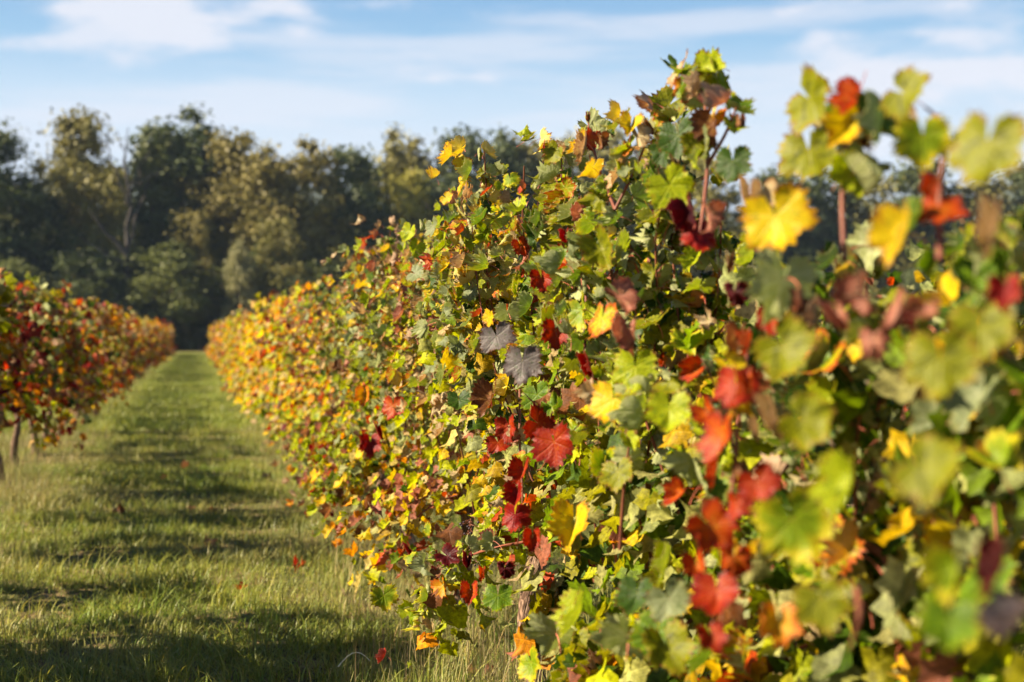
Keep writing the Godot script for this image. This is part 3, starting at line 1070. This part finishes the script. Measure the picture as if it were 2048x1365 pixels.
		[0.555, 0.696, -1.4, 0.40, 12, 12, 20, 0],
		[0.55, 0.662, -1.461, 0.37, 8, 4, 0, 20],
		[0.565, 0.802, -1.345, 0.30, 1, 9, 20, 0],
		[0.64, 0.981, -1.583, 0.40, 7, 12, 30, 0],
		[0.67, 1.043, -1.708, 0.38, 10, 13, 20, 0],
		[0.62, 1.025, -1.395, 0.36, 13, 12, 30, 0],
		[0.6, 0.985, -1.196, 0.35, 13, 13, 20, 0],
		[0.6, 1.003, -1.113, 0.29, 10, 12, 10, 0],
		[0.63, 1.034, -1.299, 0.29, 12, 14, 20, 0],
		[0.6, 1.012, -1.071, 0.28, 13, 15, 20, 20],
		[0.68, 1.084, -1.751, 0.39, 12, 12, 10, 0],
		[0.61, 0.608, -2.573, 0.47, 8, 6, 10, 0],
		[0.6, 0.52, -2.769, 0.42, 10, 13, 10, 0],
		[0.58, 0.437, -3.5, 0.42, 10, 12, 0, 0],
		[0.6, 0.471, -2.997, 0.46, 7, 12, 20, 0],
		[0.58, 0.422, -3.035, 0.55, 7, 6, 10, 0],
		[0.59, 0.59, -1.789, 0.67, 4, 0, 20, 0],
		[0.6, 0.642, -1.738, 0.60, 16, 3, 10, 30],
		[0.61, 0.612, -1.928, 0.60, 5, 2, 20, 0],
		[0.58, 0.593, -1.689, 0.69, 6, 4, 10, 20],
		[0.61, 0.679, -1.807, 0.57, 0, 8, 30, 0],
	]
	var eye := Vector3(0, 1.0, 0)
	var counts := {}
	for h in heroes:
		var p := Vector3(h[0], h[1], h[2])
		var best: Node3D = made[0]
		for v in made:
			if absf(v.position.z - p.z) < absf(best.position.z - p.z):
				best = v
		var towards := (eye - p).normalized().rotated(Vector3.UP, deg_to_rad(-h[6]))
		towards = (towards + Vector3(r(-0.35, 0.2), r(-0.05, 0.6), r(-0.3, 0.3))).normalized()
		var t := facing(towards, deg_to_rad(h[7]), h[3], p - best.position)
		t.origin -= t.basis * (Vector3(0, -0.4 + 0.12, 0.6) * LEAF)
		var n: int = counts.get(best, 400)
		counts[best] = n + 1
		add_leaf(best, n, t, h[4], h[5])
	for s in [
		[Vector3(0.7, 1.134, -1.919), Vector3(0.745, 1.252, -2.01), Vector3(0.77, 1.339, -2.084), Vector3(0.78, 1.391, -2.138), Vector3(0.785, 1.432, -2.211)],
		[Vector3(0.77, 1.331, -2.084), Vector3(0.778, 1.371, -2.066), Vector3(0.78, 1.386, -2.039)],
		[Vector3(0.745, 1.252, -2.01), Vector3(0.76, 1.293, -1.977), Vector3(0.765, 1.332, -1.94)],
		[Vector3(0.68, 1.079, -1.414), Vector3(0.69, 1.147, -1.441), Vector3(0.7, 1.203, -1.455), Vector3(0.7, 1.22, -1.455), Vector3(0.7, 1.248, -1.44)],
		[Vector3(0.7, 1.212, -1.455), Vector3(0.69, 1.238, -1.466), Vector3(0.67, 1.249, -1.455)],
		[Vector3(0.7, 1.212, -1.455), Vector3(0.7, 1.221, -1.407), Vector3(0.7, 1.229, -1.367)],
		[Vector3(0.74, 1.225, -2.474), Vector3(0.76, 1.316, -2.642), Vector3(0.775, 1.401, -2.767), Vector3(0.78, 1.436, -2.796)],
		[Vector3(0.74, 1.225, -2.474), Vector3(0.77, 1.295, -2.449), Vector3(0.78, 1.355, -2.393)],
		[Vector3(0.7, 0.97, -2.533), Vector3(0.71, 1.063, -2.562), Vector3(0.74, 1.184, -2.685), Vector3(0.76, 1.283, -2.695)],
		[Vector3(0.66, 0.655, -2.179), Vector3(0.66, 0.77, -2.152), Vector3(0.66, 0.859, -2.112)],
		[Vector3(0.66, 1.067, -1.178), Vector3(0.69, 1.137, -1.232), Vector3(0.7, 1.195, -1.24), Vector3(0.7, 1.223, -1.278)],
		[Vector3(0.68, 0.558, -2.938), Vector3(0.62, 0.511, -3.125), Vector3(0.59, 0.437, -3.342), Vector3(0.56, 0.323, -3.548)],
		[Vector3(0.7, 1.005, -1.732), Vector3(0.62, 0.876, -1.572), Vector3(0.59, 0.76, -1.527), Vector3(0.57, 0.642, -1.498)],
		[Vector3(0.68, 0.879, -2.985), Vector3(0.66, 0.758, -2.898), Vector3(0.65, 0.661, -2.831), Vector3(0.64, 0.569, -2.833)],
		[Vector3(0.54, 0.786, -1.099), Vector3(0.53, 0.766, -1.074), Vector3(0.53, 0.737, -1.092)],
	]:
		var path := PackedVector3Array()
		for q in s:
			path.append(q)
		var best: Node3D = made[0]
		for v in made:
			if absf(v.position.z - path[0].z) < absf(best.position.z - path[0].z):
				best = v
		var smooth := PackedVector3Array()
		var rad := PackedFloat32Array()
		for i2 in path.size() - 1:
			for k in 4:
				var t := k / 4.0
				smooth.append(path[i2].cubic_interpolate(path[i2 + 1], path[maxi(i2 - 1, 0)], path[mini(i2 + 2, path.size() - 1)], t) - best.position)
		smooth.append(path[path.size() - 1] - best.position)
		for k in smooth.size():
			rad.append(lerpf(0.0034, 0.0014, k / float(smooth.size() - 1)))
		# the smaller leaves that sit along the shoot, one at each node
		for k in range(2, smooth.size()):
			for side in 2:
				if k < smooth.size() - 2 and rng.randf() < (0.22 if smooth[k].z + best.position.z > -2.0 else 0.38):
					var n := Vector3(r(-1, 0.4), r(-0.2, 0.8), r(-0.5, 1.0))
					var q: int = counts.get(best, 400)
					counts[best] = q + 1
					add_leaf(best, q, facing(n, rng.randfn() * 0.7, r(0.30, 0.62), smooth[k]), pick(GREENS), rng.randi() % 12)
		part("cane", tube(smooth, rad, 6, 0.1, path[0].z), M.cane_bark, best, 300 + counts.get(best, 0))
		counts[best] = counts.get(best, 400) + 1
	# dried flower stalks and raisins left on the focused vine
	var bunch := Node3D.new()
	bunch.name = "dried_grape_bunch"
	made[3].add_child(bunch)
	bunch.position = Vector3(-0.13, 0.50, -0.16)
	var berries := SurfaceTool.new()
	var ball := SphereMesh.new()
	ball.radius = 0.0045
	ball.height = 0.009
	ball.radial_segments = 7
	ball.rings = 4
	for k in 34:
		var y := -0.012 - 0.13 * rng.randf()
		var q := Vector3(rng.randfn() * 0.02, y + rng.randfn() * 0.01, rng.randfn() * 0.024) 
		part("stalk", limb(Vector3(0, y + 0.015, 0), q, 0.0009, 0.0006, 0.003), M.cane_bark, bunch, k)
		berries.append_from(ball, 0, Transform3D(Basis.from_scale(Vector3(r(0.6, 1.1), r(0.6, 1.1), r(0.6, 1.1))), q))
	var raisins := part("raisins", berries.commit(), M.raisin, bunch)
	raisins.set_meta("kind", "stuff")


func build_left_row() -> void:
	var named := {
		8: "nearest vine of the left row cut by the picture's edge, wine-red and scarlet leaves",
		9: "left-row vine on a bare straight trunk with crimson leaves",
		10: "left-row vine with pink and crimson leaves beside the bright yellow one",
		11: "left-row vine with a bright yellow patch on its top",
		12: "left-row vine on a dark slanting trunk over tall dry grass",
		13: "rust and orange vine where the left row's scarlet low leaves hang",
	}
	# half length, leaves, top of the vines that stand before the frame's edge: two close stretches and two gaps
	var outside := [[0.55, 500, 1.36], [0.55, 600, 1.36], [0.56, 800, 1.42], [0.56, 800, 1.40], [0.22, 90, 1.0], [0.44, 700, 1.40], [0.36, 600, 1.38], [0.22, 160, 1.05]]
	var z := -1.45
	var i := 0
	while z > -68.0:
		var shown := z < -8.5
		var far := smoothstep(-14.5, -27.0, z)
		var palette := RUST if rng.randf() < far else WINE
		var label: String = named.get(i, "")
		var half := r(0.46, 0.62)
		var want := 700 if z > -30.0 else 380
		var top := r(1.14, 1.42)
		if i > 10 and rng.randf() < 0.27:
			half = r(0.22, 0.40)
			want = 320
			top = r(0.95, 1.1)
		if label == "":
			label = "%s, %s vine in the %s of the left row" % ["rust-orange" if palette == RUST else "wine and green", "gappy low" if half < 0.41 else ("taller" if top > 1.3 else "middling"), "blurred middle stretch" if z > -34.0 else "tiny last stretch"]
		if not shown:
			label = "vine of the left row standing outside the frame, shading the near grass"
			half = outside[i][0]
			want = outside[i][1]
			top = outside[i][2]
		vine(LEFT_ROW, z, 1.0, top, half, palette, LOW_LEFT, want, 90 if i in [8, 9, 10, 11, 12] else 0, (0.85 if shown else 1.1) if z > -30.0 else 1.1, 3 if z < -13.5 else (1 if z < -9.5 else 0), 0.2, false, label, "vines of the row left of the alley", 0.03)
		z -= 1.08
		i += 1


# ---------------------------------------------------------------- grass
func blades(count: int, spread: float, low: float, high: float, width: float, flop: float) -> ArrayMesh:
	var v := PackedVector3Array()
	var c := PackedColorArray()
	var index := PackedInt32Array()
	for b in count:
		var at := Vector3(rng.randfn(), 0, rng.randfn()) * spread * 0.6
		var a := r(0, TAU)
		var d := Vector3(cos(a), 0, sin(a))
		var w := Vector3(-sin(a), 0, cos(a)).rotated(Vector3.UP, r(-0.6, 0.6)) * width * r(0.6, 1.3)
		var h := r(low, high)
		var lean := r(0.1, 1.0) * flop
		var tone := r(0.7, 1.25)
		var col := Color(tone * r(0.85, 1.25), tone, tone * r(0.7, 1.0))
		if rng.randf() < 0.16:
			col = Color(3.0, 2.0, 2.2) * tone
		var k := v.size()
		for i in 4:
			var t := i / 3.0
			var p := at + Vector3(0, h * (t - 0.25 * lean * t * t), 0) + d * h * lean * t * t
			v.append(p - w * (1.0 - t * 0.9))
			v.append(p + w * (1.0 - t * 0.9))
			c.append(col)
			c.append(col)
		for i in 3:
			var q := k + i * 2
			index.append_array([q, q + 2, q + 1, q + 1, q + 2, q + 3])
	return mesh_of(v, index, PackedVector2Array(), c)


func build_grass() -> void:
	var short := blades(52, 0.11, 0.018, 0.065, 0.0022, 1.4)
	var tall := blades(36, 0.09, 0.04, 0.125, 0.0026, 1.5)
	var coarse := blades(44, 0.17, 0.03, 0.09, 0.0045, 1.1)
	var stalks := blades(24, 0.09, 0.06, 0.22, 0.0016, 0.6)
	var sets := [[[], PackedColorArray()], [[], PackedColorArray()], [[], PackedColorArray()], [[], PackedColorArray()]]
	for i in 30000:
		# denser towards the camera
		var z := -2.4 - 70.0 * pow(rng.randf(), 2.1)
		var x := r(-3.6, 2.6) if z > -30.0 else r(-2.2, 1.6)
		var dry := noise.get_noise_2d(x * 0.55 + 4.0, z * 0.55)
		var under_vines := maxf(exp(-pow((x - RIGHT_ROW) / 0.30, 2.0)), exp(-pow((x - LEFT_ROW) / 0.34, 2.0)))
		if noise.get_noise_2d(x * 2.3, z * 2.3 + 40.0) < -0.30:
			continue
		var k := 0
		if z < -15.0:
			k = 2
		elif rng.randf() < 0.12 + 0.45 * smoothstep(0.0, 0.4, noise.get_noise_2d(x * 1.2 + 20.0, z * 1.2)):
			k = 1
		if rng.randf() < under_vines * 0.42:
			k = 3
		var green := Color(0.13, 0.21, 0.022).lerp(Color(0.33, 0.33, 0.05), rng.randf())
		var straw := Color(0.34, 0.26, 0.13)
		var c := green.lerp(straw, clampf(0.05 + dry * 1.0 + under_vines * 0.35, 0.0, 0.85) * r(0.3, 1.0))
		if k == 3:
			c = green.lerp(Color(0.30, 0.235, 0.13), r(0.35, 1.0))
		if k == 2:
			c = c.lerp(Color(0.24, 0.30, 0.04), 0.45)
		var s := r(0.7, 1.25) * (1.0 if k != 2 else 1.15)
		var y := 0.025 * noise.get_noise_2d(x * 0.9, z * 0.9) if z > -40.0 else 0.0
		sets[k][0].append(Transform3D(Basis(Vector3.UP, r(0, TAU)) * Basis.from_scale(Vector3(s, s * r(0.7, 1.2), s)), Vector3(x, y - 0.004, z)))
		sets[k][1].append(c * r(0.8, 1.2))
	var meshes := [short, tall, coarse, stalks]
	var names := ["short_grass", "tall_grass", "distant_grass", "dry_grass"]
	var labels := ["short green grass of the alley between the rows", "tufts of longer grass leaning over the near alley", "grass of the far alley running up to the trees", "tall straw-coloured grass along the foot of the vines"]
	for k in 4:
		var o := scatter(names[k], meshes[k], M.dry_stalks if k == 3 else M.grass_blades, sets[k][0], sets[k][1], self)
		tag(o, labels[k], "grass")
	var straw_path := PackedVector3Array()
	var rad := PackedFloat32Array()
	for i in 8:
		var t := i / 7.0
		straw_path.append(Vector3(0.085 * t, 0.045 * sin(t * 2.6), 0.05 * t))
		rad.append(lerpf(0.0022, 0.0008, t))
	var straw := part("straw", tube(straw_path, rad, 5), plain("bleached_straw", Color8(232, 222, 190), 0.5, 0.0, 0.5, false), self)
	straw.position = Vector3(0.395, 0.046, -4.080)
	tag(straw, "bleached curved grass stalk lying over the green grass near the bottom edge", "straw")


func build_fallen_leaves() -> void:
	var told := [
		[Vector3(0.40, 0.07, -5.9), 8, "fallen orange-red leaf on the grass below the bare vine trunk"],
		[Vector3(0.17, 0.08, -5.55), 7, "fallen orange leaf on the grass left of the other fallen leaves"],
		[Vector3(-0.95, 0.09, -6.2), 15, "pale straw-coloured fallen leaf alone on the grass at the left"],
	]
	for i in 24:
		told.append([Vector3(r(-0.9, 0.8) if i % 3 == 0 else r(0.42, 0.95), r(0.035, 0.06), r(-13.0, -4.0)), [12, 13, 12, 15, 12, 12, 13][i % 7], ["brown", "pinkish brown", "brown", "pale straw", "brown", "brown", "pinkish brown"][i % 7] + (" small dry leaf fallen into the open alley grass" if i % 3 == 0 else " small dry leaf drifted to the foot of the right row")])
	for f in told:
		var o := MeshInstance3D.new()
		o.name = numbered("fallen_leaf")
		o.mesh = leaf_shapes[8 + rng.randi() % 8]
		o.transform = facing(Vector3(r(-0.5, 0.5), 1, r(-0.5, 0.5)), r(0, TAU), r(0.5, 0.8), Vector3(f[0].x, 0.012 + 0.025 * noise.get_noise_2d(f[0].x * 0.9, f[0].z * 0.9), f[0].z))
		o.position -= o.basis.z * LEAF * 0.45
		o.set_surface_override_material(0, tops[f[1]])
		o.set_surface_override_material(1, unders[under_of[f[1]]])
		add_child(o)
		tag(o, f[2], "fallen leaf", "dry leaves fallen on the grass")
